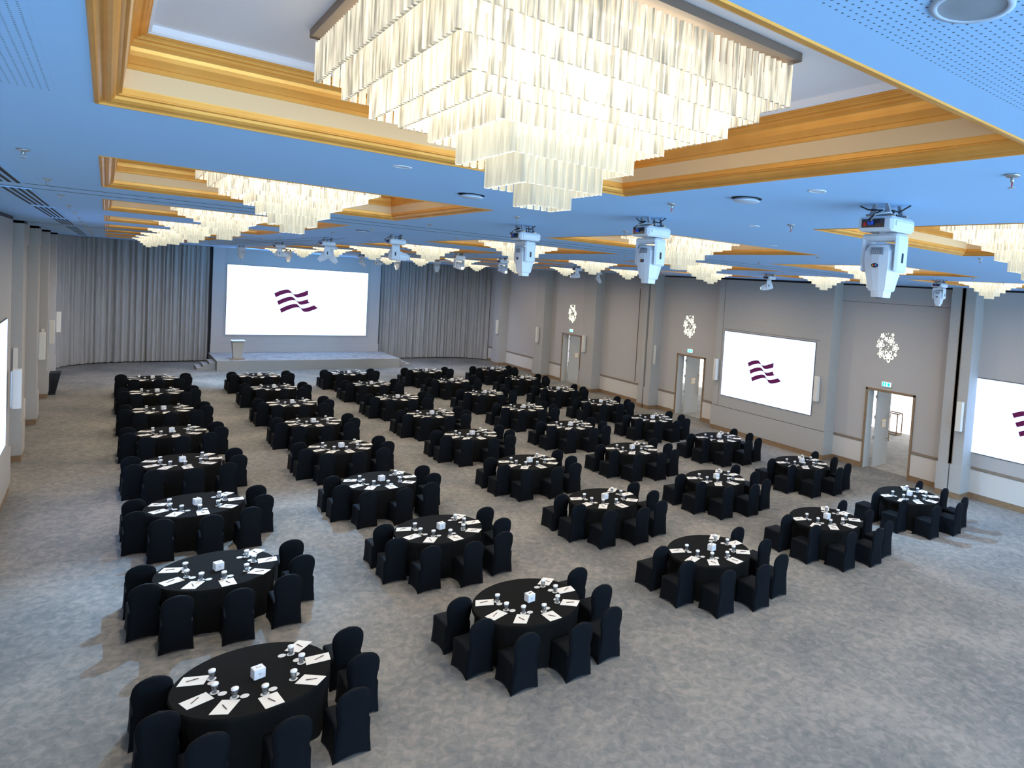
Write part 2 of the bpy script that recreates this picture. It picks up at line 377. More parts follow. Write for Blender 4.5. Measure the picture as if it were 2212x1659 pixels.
M['sheer'] = mat('sheer_curtain', (.85,.85,.85), .9, emis=(.95,.97,1), estr=.8)  # daylight behind the cloth painted in as emission
s = MB(); P = [(29.85 + .05*sin(k*1.9), 8.2 + k*.06) for k in range(620)]
for k in range(len(P)-1): (xa, ya), (xb, yb) = P[k], P[k+1]; s.add([(xa,ya,.03),(xb,yb,.03),(xb,yb,3.55),(xa,ya,3.55)], [(0,1,2,3)])
s.build('sheer_curtain', M['sheer'], smooth=True, label='bright white sheer curtain glowing in the hall beyond the open doors', cat='curtain')
r = MB(); c0 = Vector((29.1, 18.2, 0)); a, bq = .42, .22
for sx in (-1, 1):
    for sy in (-1, 1): r.tube([(c0.x+sx*bq, c0.y+sy*a, .02), (c0.x+sx*bq, c0.y+sy*a, 1.06)], .028, 6)
for z in (.03, 1.06):
    for sx in (-1, 1): r.tube([(c0.x+sx*bq, c0.y-a, z), (c0.x+sx*bq, c0.y+a, z)], .028, 6)
    for sy in (-1, 1): r.tube([(c0.x-bq, c0.y+sy*a, z), (c0.x+bq, c0.y+sy*a, z)], .028, 6)
r.tube([(c0.x, c0.y-a, 1.0), (c0.x, c0.y+a, 1.0)], .015, 6)
r.build('clothes_rack', M['rackmetal'], label='thin brass clothes rack standing in the hall seen through nearest open door', cat='rack')

# exit signs
def exit_sign(y, lab):
    s = thing('exit_sign', lab, 'exit sign', (XR-.02, y, 3.36), 0, 'green exit signs above the doors')
    MB().bbox(-.05, .02, -.20, .20, -.09, .09, .01).build('sign_housing', M['whitepaint'], s)
    MB().box(-.057, -.05, -.19, .19, -.08, .08).build('sign_face', M['signwhite'], s, label='white lit face')
    MB().box(-.060, -.057, .0, .17, -.07, .07).build('sign_field', M['green'], s, label='green field')
    p = MB(); K = -.063
    T = TR((K, .085, 0)) @ RY(0)
    p.box(-.002, .001, -.012, .012, .03, .052, 0, T); p.add([(0,.02,.028),(0,-.012,.028),(0,-.02,-.01),(0,.012,-.01)], [(0,1,2,3)], 0, T)
    p.add([(0,.012,-.01),(0,-.004,-.01),(0,.03,-.055),(0,.045,-.05)], [(0,1,2,3)], 0, T); p.add([(0,-.004,-.01),(0,-.02,-.01),(0,-.045,-.05),(0,-.03,-.055)], [(0,1,2,3)], 0, T)
    p.build('running_figure', M['signwhite'], s)
    d = MB(); d.box(-.063, -.060, -.15, -.05, -.06, .06, 0); d.build('door_symbol', M['green'], s)
exit_sign(14.08, 'green lit exit sign above the nearest doorway')
exit_sign(25.5, 'green lit exit sign above the middle doorway')
exit_sign(37.08, 'green lit exit sign above the farthest doorway')

# sconces
def sconce(x, y, z, dx, dy, lab, wall=1):
    s = thing('wall_sconce', lab, 'wall light', (x, y, z), 0, 'tall box sconces on the piers')
    MB().bbox(-dx/2, dx/2, -dy/2, dy/2, 0, 1.0, .012).build('sconce_shade', M['sconce'], s)
    MB().box((dx/2 if wall > 0 else -dx/2-.02), (dx/2+.02 if wall > 0 else -dx/2), -dy/2+.02, dy/2-.02, .05, .95).build('back_plate', M['steel'], s)
for y, l_ in ((10.79, 'on the pier by the dark track, near the right screen'), (16.85, 'on the pier just right of the middle screen'), (23.0-.17, 'just left of the middle screen'), (34.5, 'on the pier right of the farthest doorway'), (40.3, 'on the pier left of the farthest doorway'), (46.3+.12, 'on the pier nearest the stage curtain')):
    sconce(PX-.11, y, 2.3, .16, .2, 'tall white box sconce %s' % l_)
o = thing('wall_sconce', 'slim white sconce on the side of the pier left of middle doorway', 'wall light', (21.56, 27.90, 2.4), 0, 'tall box sconces on the piers'); MB().bbox(-.06,.06,-.04,.04,0,1.0,.01).build('sconce_shade', M['sconce'], o)
for y, l_ in ((24.0, 'right beside the left screen, nearest of the left wall'), (34.25, 'on the second left pier'), (39.95, 'on the third left pier'), (45.5, 'on the left pier beside the stage curtain')):
    sconce(-1.63 if y < 30 else -1.70, y, 2.25, .17, .2, 'tall white box sconce %s' % l_, -1)
for y, l_ in ((27.76, 'first'), (39.16, 'third')):
    o = thing('wall_sconce', 'slim beige sconce on the near face of the %s left pier' % l_, 'wall light', (-1.93, y, 2.38 if y < 30 else 1.95), 0, 'slim sconces on the left pier faces'); MB().bbox(-.05,.05,-.04,.04,0,1.0,.01).build('sconce_shade', M['sconce'], o)

# ------------------------------------------------------------------ screens with the wavy flag mark
LOGO = [[(-0.1886, 0.0633), (-0.1554, 0.0827), (-0.1296, 0.0927), (-0.1079, 0.0979), (-0.0947, 0.0981), (-0.0835, 0.0931), (-0.0744, 0.0833), (-0.0651, 0.0715), (-0.056, 0.0647), (-0.0404, 0.0634), (-0.0182, 0.0692), (0.0129, 0.0826), (0.0473, 0.0995), (0.0486, 0.061), (0.0231, 0.0489), (-0.0037, 0.0394), (-0.026, 0.0358), (-0.0396, 0.0398), (-0.0511, 0.0521), (-0.0617, 0.0639), (-0.0726, 0.0701), (-0.085, 0.071), (-0.1025, 0.0676), (-0.1285, 0.0586), (-0.1543, 0.0457), (-0.1777, 0.0319)], [(-0.1676, 0.0015), (-0.1361, 0.0201), (-0.1102, 0.033), (-0.084, 0.0403), (-0.0685, 0.041), (-0.055, 0.0355), (-0.0444, 0.0241), (-0.0342, 0.0127), (-0.0242, 0.0069), (-0.0093, 0.0065), (0.0153, 0.0133), (0.0498, 0.0272), (0.0504, 0.009), (0.0645, -0.0024), (0.0343, -0.014), (0.0119, -0.0201), (-0.0016, -0.0211), (-0.0131, -0.0159), (-0.0238, -0.0034), (-0.0331, 0.0071), (-0.0432, 0.0128), (-0.0588, 0.0142), (-0.0786, 0.0093), (-0.109, -0.0033), (-0.1349, -0.0165), (-0.1562, -0.0296)], [(-0.1466, -0.0603), (-0.1166, -0.0419), (-0.0906, -0.0291), (-0.0644, -0.0194), (-0.0444, -0.0156), (-0.0288, -0.017), (-0.0172, -0.0274), (-0.0055, -0.042), (0.0038, -0.0489), (0.0197, -0.0505), (0.04, -0.0456), (0.067, -0.0347), (0.0942, -0.0222), (0.1242, -0.0447), (0.0909, -0.0616), (0.0637, -0.073), (0.0411, -0.0789), (0.0251, -0.0778), (0.0126, -0.0694), (0.0008, -0.0537), (-0.0089, -0.0457), (-0.0189, -0.043), (-0.0368, -0.0447), (-0.0632, -0.0538), (-0.0981, -0.0704), (-0.136, -0.0921)]]
def smooth_closed(P, corners):
    out = []; n = len(P)
    for k in range(n):
        p0, p1, p2, p3 = P[(k-1) % n], P[k], P[(k+1) % n], P[(k+2) % n]
        c1, c2 = k in corners, (k+1) % n in corners
        t1 = (0, 0) if c1 else ((p2[0]-p0[0])/2, (p2[1]-p0[1])/2); t2 = (0, 0) if c2 else ((p3[0]-p1[0])/2, (p3[1]-p1[1])/2)
        if c1 and not c2: t1 = (p2[0]-p1[0], p2[1]-p1[1])
        if c2 and not c1: t2 = (p2[0]-p1[0], p2[1]-p1[1])
        if c1 and c2: out.append(p1); continue
        for q in range(4):
            s_ = q/4; h1 = 2*s_**3-3*s_**2+1; h2 = s_**3-2*s_**2+s_; h3 = -2*s_**3+3*s_**2; h4 = s_**3-s_**2
            out.append(tuple(h1*p1[a]+h2*t1[a]+h3*p2[a]+h4*t2[a] for a in (0, 1)))
    return out
def screen(loc, rz, w_, h_, label, lc=(0, 0), lw=1., lh=1.):
    # local frame: x to the viewer's right, -y out of the wall
    s = thing('projection_screen', label, 'screen', loc, rz, 'white screens showing the plum flag mark')
    MB().box(-w_/2-.03, w_/2+.03, -.02, .0, -h_/2-.03, h_/2+.03).build('screen_border', M['groove'], s)
    MB().box(-w_/2, w_/2, -.03, -.02, -h_/2, h_/2).build('screen_panel', M['screen'], s, label='glowing white picture area')
    g = MB()
    for k, P in enumerate(LOGO):
        Q = smooth_closed(P, {0, 12, 13, 25} if k == 0 else ({0, 11, 12, 13, 25} if k == 1 else {0, 12, 13, 25}))
        pts = [(lc[0]+x*w_*lw, lc[1]+z*w_*lh) for x, z in Q]
        g.poly(pts, 0.032, 0.036, 0, RX(pi/2))
    g.build('screen_emblem', M['logo'], s, label='plum emblem of three waving stripes')
    return s
screen((9.60, 50.73, 3.885), 0, 8.05, 4.36, 'large white stage screen above the platform between grey curtains')
screen((PX, 19.80, 3.15), -pi/2, 5.33, 2.95, 'white wall screen in the middle of the right wall', (0.17, -.12), 1.22, .95)
screen((XR-.0, 8.45, 2.83), -pi/2, 4.75, 2.52, 'white wall screen cut by the right edge of the photo', (0.2, 0), 1.25, .95)
screen((-1.80, 20.75, 3.0), pi/2, 5.33, 3.1, 'white wall screen on the left wall at the photo edge', (.2, -.1), 1.15, .8)

# ------------------------------------------------------------------ stage, steps, lectern, curtains
s = thing('stage_platform', 'low grey carpeted stage platform under the large screen', 'stage', (9.71, 48.6, 0))
MB().box(-4.94, 4.94, -2.1, 2.15, 0, .565).build('platform_side', M['stage_side'], s)
MB().box(-4.95, 4.95, -2.11, 2.15, .565, .58).build('platform_top', M['stage_carpet'], s)
for side, x0 in (('left', 4.77), ('right', 14.66)):
    d = -1 if side == 'left' else 1
    t = thing('stage_steps', 'grey three-tread steps at the %s end of the stage' % side, 'steps', (x0, 47.9, 0))
    for k in range(3):
        z = .43-.143*k; a, b_ = sorted((d*.29*k, d*.29*(k+1)))
        MB().box(a, b_, -.75, .75, 0, z-.012).build('riser', M['stage_side'], t); MB().box(a, b_, -.75, .75, z-.012, z).build('tread', M['stage_carpet'], t)
t = thing('lectern', 'beige tapered lectern near the left front corner of the stage', 'lectern', (5.80, 47.25, .58), .05)
MB().bbox(-.34, .34, -.26, .26, 0, .05, .01).build('base_plate', M['wood'], t)
v = [(-.20,-.14,.05),(.20,-.14,.05),(.20,.16,.05),(-.20,.16,.05),(-.29,-.20,1.08),(.29,-.20,1.08),(.29,.20,1.08),(-.29,.20,1.08)]
MB().add(v, [(0,3,2,1),(4,5,6,7),(0,1,5,4),(1,2,6,5),(2,3,7,6),(3,0,4,7)]).build('lectern_body', M['lectern'], t)
MB().box(-.34, .34, -.25, .25, 1.08, 1.12, 0, TR((0,0,.0)) @ RX(.03)).build('reading_top', M['steel'], t)

def drape(path, pitch, amp, lab):
    # resample path, add pleats
    pts = []; 
    for k in range(len(path)-1):
        a, b_ = Vector(path[k]), Vector(path[k+1]); n = max(1, int((b_-a).length/.035))
        pts += [a.lerp(b_, q/n) for q in range(n)]
    pts.append(Vector(path[-1])); c = MB(); rows = [.06, 1.2, 3.6, 6.2, CEIL-.005]; out = []; s_ = 0; prev = pts[0]; ph = 0
    rnd = random.Random(len(lab))
    for k, p in enumerate(pts):
        d = (pts[min(k+1, len(pts)-1)]-pts[max(k-1, 0)]).normalized(); n = Vector((d.y, -d.x)); ph += (p-prev).length/pitch*2*pi*(1+.35*sin(k*.013)+.4*sin(k*.047)); prev = p
        out.append((p, n, d, ph))
    vs = []
    for ri, z in enumerate(rows):
        for k, (p, n, d, ph) in enumerate(out):
            am = amp*(1.0 - .25*ri/4)*(1+.45*sin(ph*.37+1)+.25*sin(ph*.23)); q = p + n*(am*sin(ph) + .25*am*sin(2*ph+.6*ri)) + d*(.02*sin(ph*.5+ri*.5)); vs.append((q.x, q.y, z))
    n = len(out)
    c.add(vs, [(r*n+k, r*n+k+1, (r+1)*n+k+1, (r+1)*n+k) for r in range(4) for k in range(n-1)])
    return c.build('stage_curtain', M['curtain'], smooth=True, label=lab, cat='curtain', group='pleated grey stage curtains')
def arc(p0, p1, p2, n=10): return [((1-t)**2*p0[0]+2*t*(1-t)*p1[0]+t*t*p2[0], (1-t)**2*p0[1]+2*t*(1-t)*p1[1]+t*t*p2[1]) for t in [k/n for k in range(n+1)]]
drape(arc((-1.97, 48.9), (-1.3, 51.0), (1.5, 51.12)) + [(4.72, 51.15)], .31, .12, 'tall pleated grey curtain left of the stage screen')
drape([(14.6, 51.15), (19.0, 51.2)] + arc((19.0, 51.2), (21.0, 51.2), (21.9, 49.3)), .31, .12, 'tall pleated grey curtain right of the stage screen')
MB().box(4.73, 4.84, 50.9, 51.5, .0, CEIL).build('trim_6', M['black'], kind='structure')
# floor speaker by left wall
t = thing('floor_speaker', 'dark blue-black slanted speaker box beside the third left pier', 'speaker', (-1.62, 40.5, 0))
MB().add([(-.14,-.35,0),(.05,-.35,0),(.22,-.35,.94),(-.14,-.35,.94),(-.14,.45,0),(.05,.45,0),(.22,.45,.94),(-.14,.45,.94)], [(0,1,2,3),(4,7,6,5),(0,4,5,1),(1,5,6,2),(2,6,7,3),(3,7,4,0)]).build('cabinet', M['speakerbox'], t)
MB().add([(-.08,-.355,.1),(.03,-.355,.1),(.12,-.355,.66),(-.08,-.355,.66)], [(0,1,2,3)]).build('grille', M['black'], t)

# ------------------------------------------------------------------ coffers
def ringmesh(prof, mats, mis):
    c = MB()
    for (d0, z0), (d1, z1), mi in zip(prof[:-1], prof[1:], mis):
        q = []
        for d, z in ((d0, z0), (d1, z1)): q += [(-HX+d, -HY+d, z), (HX-d, -HY+d, z), (HX-d, HY-d, z), (-HX+d, HY-d, z)]
        c.add(q, [(k, (k+1) % 4, 4+(k+1) % 4, 4+k) for k in range(4)], mi)
    return c
Z0 = CEIL
low = [(-.005, Z0), (.0, Z0-.006), (.012, Z0-.006), (.016, Z0+.002), (.026, Z0+.012), (.034, Z0+.013), (.044, Z0+.006), (.056, Z0+.010), (.068, Z0+.024), (.074, Z0+.038), (.080, Z0+.040), (.086, Z0+.043), (.086, Z0+.050), (.096, Z0+.050), (.097, Z0+.075), (.099, Z0+.080)]
fri = [(.099, Z0+.080), (.110, Z0+.170)]
crown = [(.110, Z0+.170), (.113, Z0+.175), (.1125, Z0+.196), (.1175, Z0+.199), (.1165, Z0+.215), (.114, Z0+.240), (.1155, Z0+.262), (.121, Z0+.280), (.130, Z0+.292), (.128, Z0+.303), (.134, Z0+.313), (.146, Z0+.320), (.150, Z0+.327), (.158, Z0+.326), (.163, Z0+.333), (.172, Z0+.334), (.178, Z0+.342), (.183, Z0+.343)]
topw = [(.183, Z0+.343), (.197, Z0+.352), (.197, Z0+.385)]
lowM = ringmesh(low, None, [0]*20).mesh('gilt_lip', M['gold']); friM = ringmesh(fri, None, [0]*3).mesh('cream_frieze', M['cream']); crM = ringmesh(crown, None, [0]*20).mesh('gilt_crown', M['gold'])
tp = ringmesh(topw, None, [0]*3); d = .197; tp.add([(-HX+d,-HY+d,Z0+.385),(HX-d,-HY+d,Z0+.385),(HX-d,HY-d,Z0+.385),(-HX+d,HY-d,Z0+.385)], [(0,1,2,3)]); topM = tp.mesh('recess_panel', M['recess'])
ROWN = ['nearest', 'second-nearest', 'third-nearest', 'fourth-nearest', 'fourth-farthest', 'third-farthest', 'second-farthest', 'farthest']
CCOL = ['leftmost', 'second-left', 'second-right', 'rightmost']

# chandelier
HALF = [.80, .705, .608, .508, .405, .308, .208, .108]; BOT = [7.22, 7.143, 7.062, 7.030, 6.970, 6.875, 6.775, 6.697]
def tier_mesh(k):
    c = MB(); h = HALF[k]; zb = BOT[k]; zt = 7.405 if k == 0 else BOT[k]+(.20 if k != 3 else .12)
    n = max(5, int(round(2*h/.037))); pit = 2*h/n; rnd = random.Random(k)
    for side in range(4):
        T = RZ(side*pi/2)
        for q in range(n):
            x = -h + pit*(q+.5); rr = pit*.50; z0 = zb
            a = rnd.uniform(-.07, .07) + (pi if q % 2 else 0)*0
            P = [(x + rr*sin(a+t)*.98, -h+.018 + rr*.62*-cos(a+t)) for t in (-2*pi/3, 0, 2*pi/3)]
            vs = [(p[0], p[1], z0) for p in P] + [(p[0], p[1], zt) for p in P]
            c.add(vs, [(0,1,4,3),(1,2,5,4),(2,0,3,5)], 0, T); c.add(vs[:3], [(0,2,1)], 1, T)
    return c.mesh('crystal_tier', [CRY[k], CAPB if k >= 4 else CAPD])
TM = [tier_mesh(k) for k in range(8)]
fr = MB(); 
for sd in range(4): fr.box(-.815, .815, -.815, -.775, 7.425, 7.463, 0, RZ(sd*pi/2))
fr.box(-.78, .78, -.78, .78, 7.452, 7.463)
FRM = fr.mesh('canopy_frame', M['frame'])
g = MB(); 
for k in range(4): h = HALF[k]-(.30 if k < 2 else .18); g.box(-h, h, -h, h, BOT[k]+.035, 7.45 if k == 0 else BOT[k-1]+.04)
GLM = g.mesh('lamp_core', M['glow'])
for i in range(4):
    for j in range(8):
        cx, cy = CX[i], CY[j]
        corners = [px((cx+a*HX, cy+b_*HY, z)) for a in (-1, 1) for b_ in (-1, 1) for z in (CEIL, 6.7)]
        vis = any(-5 < p[0] < 2217 and -5 < p[1] < 1664 for p in corners)
        if not (vis or (i == 2 and j == 0)): 
            # outside the picture: only close the hole
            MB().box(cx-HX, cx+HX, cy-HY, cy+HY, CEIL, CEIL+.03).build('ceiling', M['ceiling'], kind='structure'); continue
        lab = '%s coffer of the %s column' % (ROWN[j], CCOL[i])
        t = thing('ceiling_coffer', 'square gilt-edged ceiling coffer, %s, around a chandelier' % lab.replace('coffer', 'one'), 'ceiling coffer', (cx, cy, 0), 0, 'gilt ceiling coffers')
        for nm, me in (('gilt_lip', lowM), ('cream_frieze', friM), ('gilt_crown', crM), ('recess_panel', topM)): link(nm, me, t)
        ch = thing('chandelier', 'stepped square crystal chandelier, lit, %s of the %s column' % (ROWN[j], CCOL[i]), 'chandelier', (cx, cy, 0), 0, 'crystal chandeliers under the ceiling')
        link('canopy_frame', FRM, ch); link('lamp_core', GLM, ch, label='glowing warm lamp core')
        for k in range(8): link('crystal_tier', TM[k], ch)

# ------------------------------------------------------------------ ceiling fittings
def lathe_thing(name, parts, label, cat, loc, group):
    t = thing(name, label, cat, loc, 0, group)
    for nm, me in parts: link(nm, me, t)
    return t
spA = MB().lathe([(.040,0),(.040,-.006),(.030,-.014),(.012,-.018)], 14).mesh('escutcheon', M['steel'], True)
spB = MB(); spB.lathe([(.010,-.016),(.010,-.04)], 8); spB.tube([(.012,0,-.035),(.016,0,-.05),(.004,0,-.066)], .002, 4); spB.tube([(-.012,0,-.035),(-.016,0,-.05),(-.004,0,-.066)], .002, 4); spB.lathe([(.004,-.064),(.020,-.068),(.020,-.070)], 10)
spB = spB.mesh('deflector', M['steel'], True)
spC = MB().lathe([(.003,-.038),(.003,-.064)], 6).mesh('glass_bulb', M['red'])
SPR = []
for x, xn in ((-.48, 'along the left wall'), (3.52, 'left of the first light row'), (5.03, 'right of the first light row'), (8.98, 'in the middle aisle, left line'), (10.5, 'in the middle aisle, right line'), (14.46, 'in the right aisle, left line'), (15.97, 'in the right aisle, right line')):
    for k in range(16):
        y = 1.61 + 2.84*k
        if x == -.48: y = 7.23 + 2.74*(k)
        p = px((x, y, 7.05))
        if y > 45 or not (0 < p[0] < 2212 and 0 < p[1] < 1659): continue
        if x > 6 and y > 34: continue
        SPR.append((p[1], x, y, xn))
cnt = {}
for _, x, y, xn in sorted(SPR, key=lambda q: q[2]):
    k = cnt.get(xn, 0); cnt[xn] = k+1
    lathe_thing('sprinkler_head', [('escutcheon', spA), ('deflector', spB)] + ([('glass_bulb', spC)] if y < 6 else []), 'small metal sprinkler head %s, number %s from the camera' % (xn, ['one','two','three','four','five','six','seven','eight','nine','ten','eleven','twelve','thirteen','fourteen','fifteen','sixteen'][k]), 'sprinkler', (x, y, CEIL), 'sprinkler heads')
dlA = MB().lathe([(.062,0),(.062,-.004),(.050,-.005),(.046,.002)], 24, cap0=False, cap1=False).mesh('trim_ring', M['whitepaint'], True)
dlB = MB().lathe([(.047,-.002),(.0,-.003)], 24, cap0=False, cap1=False).mesh('reflector', M['plastic'], True)
for x, y, l_ in ((3.51, 2.90, 'nearest, right of the largest coffer'), (5.02, 4.95, 'beyond the round speaker near the tall moving head'), (7.0, 6.5, 'small and far, right of the central moving head'), (2.95, 5.6, 'faint, left of the ceiling speaker'), (1.51, 4.92, 'between the two nearest left coffers')):
    lathe_thing('recessed_downlight', [('trim_ring', dlA), ('reflector', dlB)], 'round white recessed downlight, %s' % l_, 'downlight', (x, y, CEIL), 'recessed downlights')
t = thing('recessed_downlight', 'large round recessed downlight at the top right corner of the photo', 'downlight', (1.515, .825, CEIL), 0)
MB().lathe([(.096,0),(.096,-.006),(.080,-.008),(.076,-.002)], 36, cap0=False, cap1=False).build('trim_ring', M['plastic'], t, True)
MB().lathe([(.080,-.006),(.066,-.003),(.045,-.0045),(.0,-.005)], 36, cap0=False, cap1=False).build('reflector', M['vent'], t, True)
for x, y, l_ in ((3.56, 3.61, 'right, between sprinkler and downlight'), (2.40, 5.90, 'left, below the chandelier tip'), (3.6, 13.9, 'far, behind the hanging lights')):
    t = thing('ceiling_speaker', 'round white ceiling disc with dark gap, %s' % l_, 'ceiling speaker', (x, y, CEIL), 0, 'round ceiling discs')
    MB().lathe([(.115,0),(.115,-.004)], 28).build('dark_gap', M['black'], t); MB().lathe([(.085,-.004),(.10,-.016),(.102,-.022),(.09,-.028),(.0,-.033)], 28, cap0=False, cap1=False).build('cover_disc', M['plastic'], t, True)

# ------------------------------------------------------------------ moving head lights
def mh_parts(tilt, pan, lit, detail):
    """returns {name: (mesh, children)} for a moving head hanging from z=0"""
    ps = []
    c = MB(); c.bbox(-.15,.15,-.15,.15,-.20,-.095,.022,0); ps.append(('base_housing', c.mesh('base_housing', M['white']), [
        ('connector_panel', MB().box(-.155,-.149,-.085,.105,-.178,-.115).mesh('connector_panel', M['lensdark'])),
        ('power_switch', MB().box(-.159,-.155,.065,.085,-.168,-.140).mesh('power_switch', M['red'])),
        ('power_plug', MB().bbox(-.175,-.155,.0,.045,-.160,-.130,.006).mesh('power_plug', M['blue'])),
        ('side_handle', MB().bbox(-.11,.12,-.160,-.149,-.165,-.125,.006).mesh('side_handle', M['white']))] if detail else []))
    c = MB()
    for s_ in (-1, 1): c.box(-.10,-.06, s_*.09-.02, s_*.09+.02, -.10, -.085, 1); c.box(.06,.10, s_*.09-.02, s_*.09+.02, -.10, -.085, 1)
    for sx in (-.08, .08): c.box(sx-.012, sx+.012, -.12, .12, -.085, -.072, 0)
    for sx in (-.08, .08):
        for sy in (-.07, .07): c.add([(sx-.012,sy-.02,-.072),(sx+.012,sy-.02,-.072),(sx+.012,sy+.02,-.072),(sx-.012,sy+.02,-.072),(sx-.012,sy*.7-.012,0),(sx+.012,sy*.7-.012,0),(sx+.012,sy*.7+.012,0),(sx-.012,sy*.7+.012,0)], [(0,1,2,3),(4,7,6,5),(0,4,5,1),(1,5,6,2),(2,6,7,3),(3,7,4,0)], 0)
    ps.append(('mounting_bracket', c.mesh('mounting_bracket', [M['vent'], M['brass']]), []))
    P = RZ(pan)
    y = MB(); y.lathe([(.05,-.20),(.05,-.215)], 16, 0, P)
    y.bbox(-.075,.075,-.156,.156,-.262,-.212,.018,0,P)
    for s_ in (-1, 1): y.bbox(-.075,.075, min(s_*.156, s_*.122), max(s_*.156, s_*.122), -.49, -.235, .016, 0, P)
    ym = y.mesh('yoke', M['white'])
    inl = MB(); inl.bbox(-.012,.012,-.160,-.155,-.42,-.35,.003,0,P); inl.bbox(-.012,.012,.155,.160,-.42,-.35,.003,0,P)
    ps.append(('yoke', ym, [('side_badge', inl.mesh('side_badge', M['lensdark']))]))
    # head: loft of rounded squares along local -z, pivot at z=-.42
    H = P @ TR((0,0,-.41)) @ RY(tilt)
    prof = [(.060,.07,.125),(.092,.085,.112),(.104,.112,.07),(.106,.116,.0),(.098,.108,-.07),(.074,.082,-.205),(.070,.076,-.215),(.058,.062,-.218),(.055,.058,-.262)]
    hd = MB(); vs = []; nn = 12
    for a, b_, z in prof:
        for k in range(nn):
            t = 2*pi*k/nn + pi/12; q = (abs(cos(t))**5+abs(sin(t))**5)**(-1/5); vs.append((a*q*cos(t)*1.0, b_*q*sin(t), z))
    fs = [(i*nn+k, i*nn+(k+1) % nn, (i+1)*nn+(k+1) % nn, (i+1)*nn+k) for i in range(len(prof)-1) for k in range(nn)] + [tuple(range(nn)), tuple(range((len(prof)-1)*nn, len(prof)*nn))]
    hd.add(vs, fs, 0, H); hm = hd.mesh('lamp_head', M['white'])
    ck = [('lens', MB().lathe([(.046,-.263),(.03,-.268),(.0,-.27)], 18, 0, H, True, False).mesh('lens', M['lens'] if lit else M['lensdark'], True))]
    if detail:
        gr = MB()
        for a in range(6):
            for b_ in range(7): gr.box(-.109, -.098, -.062+.0185*a, -.050+.0185*a, .045+.0075*b_, .0500+.0075*b_, 0, H)
        ck.append(('vent_grille', gr.mesh('vent_grille', M['vent'])))
        bd = MB(); bd.poly([(.030*cos(t), .016*sin(t)) for t in [2*pi*k/20 for k in range(20)]], .0, .004, 0, H @ TR((-.1035,0,-.035)) @ RY(-pi/2) @ RZ(pi/2))
        bm_ = bd.mesh('badge', M['lensdark'])
        ck.append(('badge', bm_))
        mk = MB(); T = H @ TR((-.1105,0,-.035))
        mk.add([(0,.022,-.007),(0,.008,-.007),(0,.015,.009)], [(0,1,2)], 0, T)
        mk.add([(0,.006,-.007),(0,-.006,-.007),(0,-.006,.008),(0,.006,.008)], [(0,1,2,3)], 1, T)
        mk.add([(0,-.008,-.007),(0,-.018,-.007),(0,-.022,.0),(0,-.018,.008),(0,-.008,.008)], [(0,1,2,3,4)], 2, T)
        ck.append(('badge_letters', mk.mesh('badge_letters', [M['yellow'], M['red'], M['bluemark']])))
    ps.append(('lamp_head', hm, ck))
    cb = MB(); cb.tube([(-.16,.02,-.145),(-.22,.0,-.13),(-.18,-.03,-.08),(-.10,-.03,-.05),(-.09,.10,-.04),(-.05,.20,-.004)], .006, 5, 0)
    cb.tube([(-.05,-.12,-.09),(-.02,-.05,-.04),(.03,-.08,-.05),(.05,-.16,-.004)], .006, 5, 0)
    if detail: cb.tube([(-.175,.02,-.14),(-.20,-.04,-.09),(-.12,-.10,-.07),(-.02,-.10,-.08)], .006, 5, 1)
    ps.append(('power_cable', cb.mesh('power_cable', [M['cable'], M['greycable']], True), []))
    return ps
cache = {}
def moving_head(x, y, tilt, pan, lit, label, detail=True, scale=1.):
    key = (round(tilt,2), round(pan,2), lit, detail)
    if key not in cache: cache[key] = mh_parts(tilt, pan, lit, detail)
    t = thing('moving_head_light', label, 'stage light', (x, y, CEIL), 0, 'white moving head lights hanging from the ceiling')
    if scale != 1: t.scale = (scale,)*3
    for nm, me, kids in cache[key]:
        o = link(nm, me, t)
        for a, b_ in kids: link(a, b_, o)
    return t
B = 'white moving head light '
moving_head(4.235, 2.83, 0, .0, False, B+'pointing down, nearest and largest, at right')
moving_head(4.16, 5.57, 0, .12, False, B+'pointing down, second nearest, at centre right')
moving_head(4.16, 8.35, 0, .05, False, B+'pointing down, third nearest, right of the big chandelier')
moving_head(4.27, 14.1, -1.45, -.29, False, B+'tilted level above the right end of the stage screen')
moving_head(4.20, 19.3, .8, -.2, False, B+'tilted left, nearer of the pair above the stage screen')
moving_head(5.14, 23.2, -.7, -.2, False, B+'tilted right, farther of the pair above the stage screen')
moving_head(4.45, 27.2, -1.5, -.16, False, B+'tilted level above the left part of the stage screen')
moving_head(6.72, 38.8, .3, 1.4, False, B+'small, right behind the level one above the screen left', False)
moving_head(4.81, 39.0, .3, 1.45, False, B+'small, farthest left, above the screen corner', False)
moving_head(9.53, 36.7, -.8, -.25, False, B+'small, left one of the two above the screen right corner', False)
moving_head(9.72, 34.9, -1.5, -.27, False, B+'small, level, right one of two above the screen corner', False)
moving_head(13.0, 42.5, .3, 1.3, False, B+'small, below the level light at the right curtain edge', False)
moving_head(12.75, 35.3, .3, 1.2, False, B+'small, before the right curtain, unlit', False)
moving_head(8.46, 21.5, -1.25, -1.5, True, B+'with a green-white lit lens before the right curtain', True)
moving_head(10.27, 22.2, -1.2, -1.5, True, B+'with a lit lens, left of the third hanging light', True)
moving_head(14.54, 24.4, 1.35, -.54, True, B+'small with lit lens facing left, above the farthest doorway', True)
moving_head(18.9, 29.6, -.6, -.5, False, B+'small, tilted, under the chandeliers right of farthest doorway', False)
moving_head(15.44, 14.4, 1.25, -.82, True, B+'with lit lens above the middle wall screen', True)
moving_head(15.88, 8.88, 0, .05, False, B+'pointing down, by the dark track on the right wall', True)

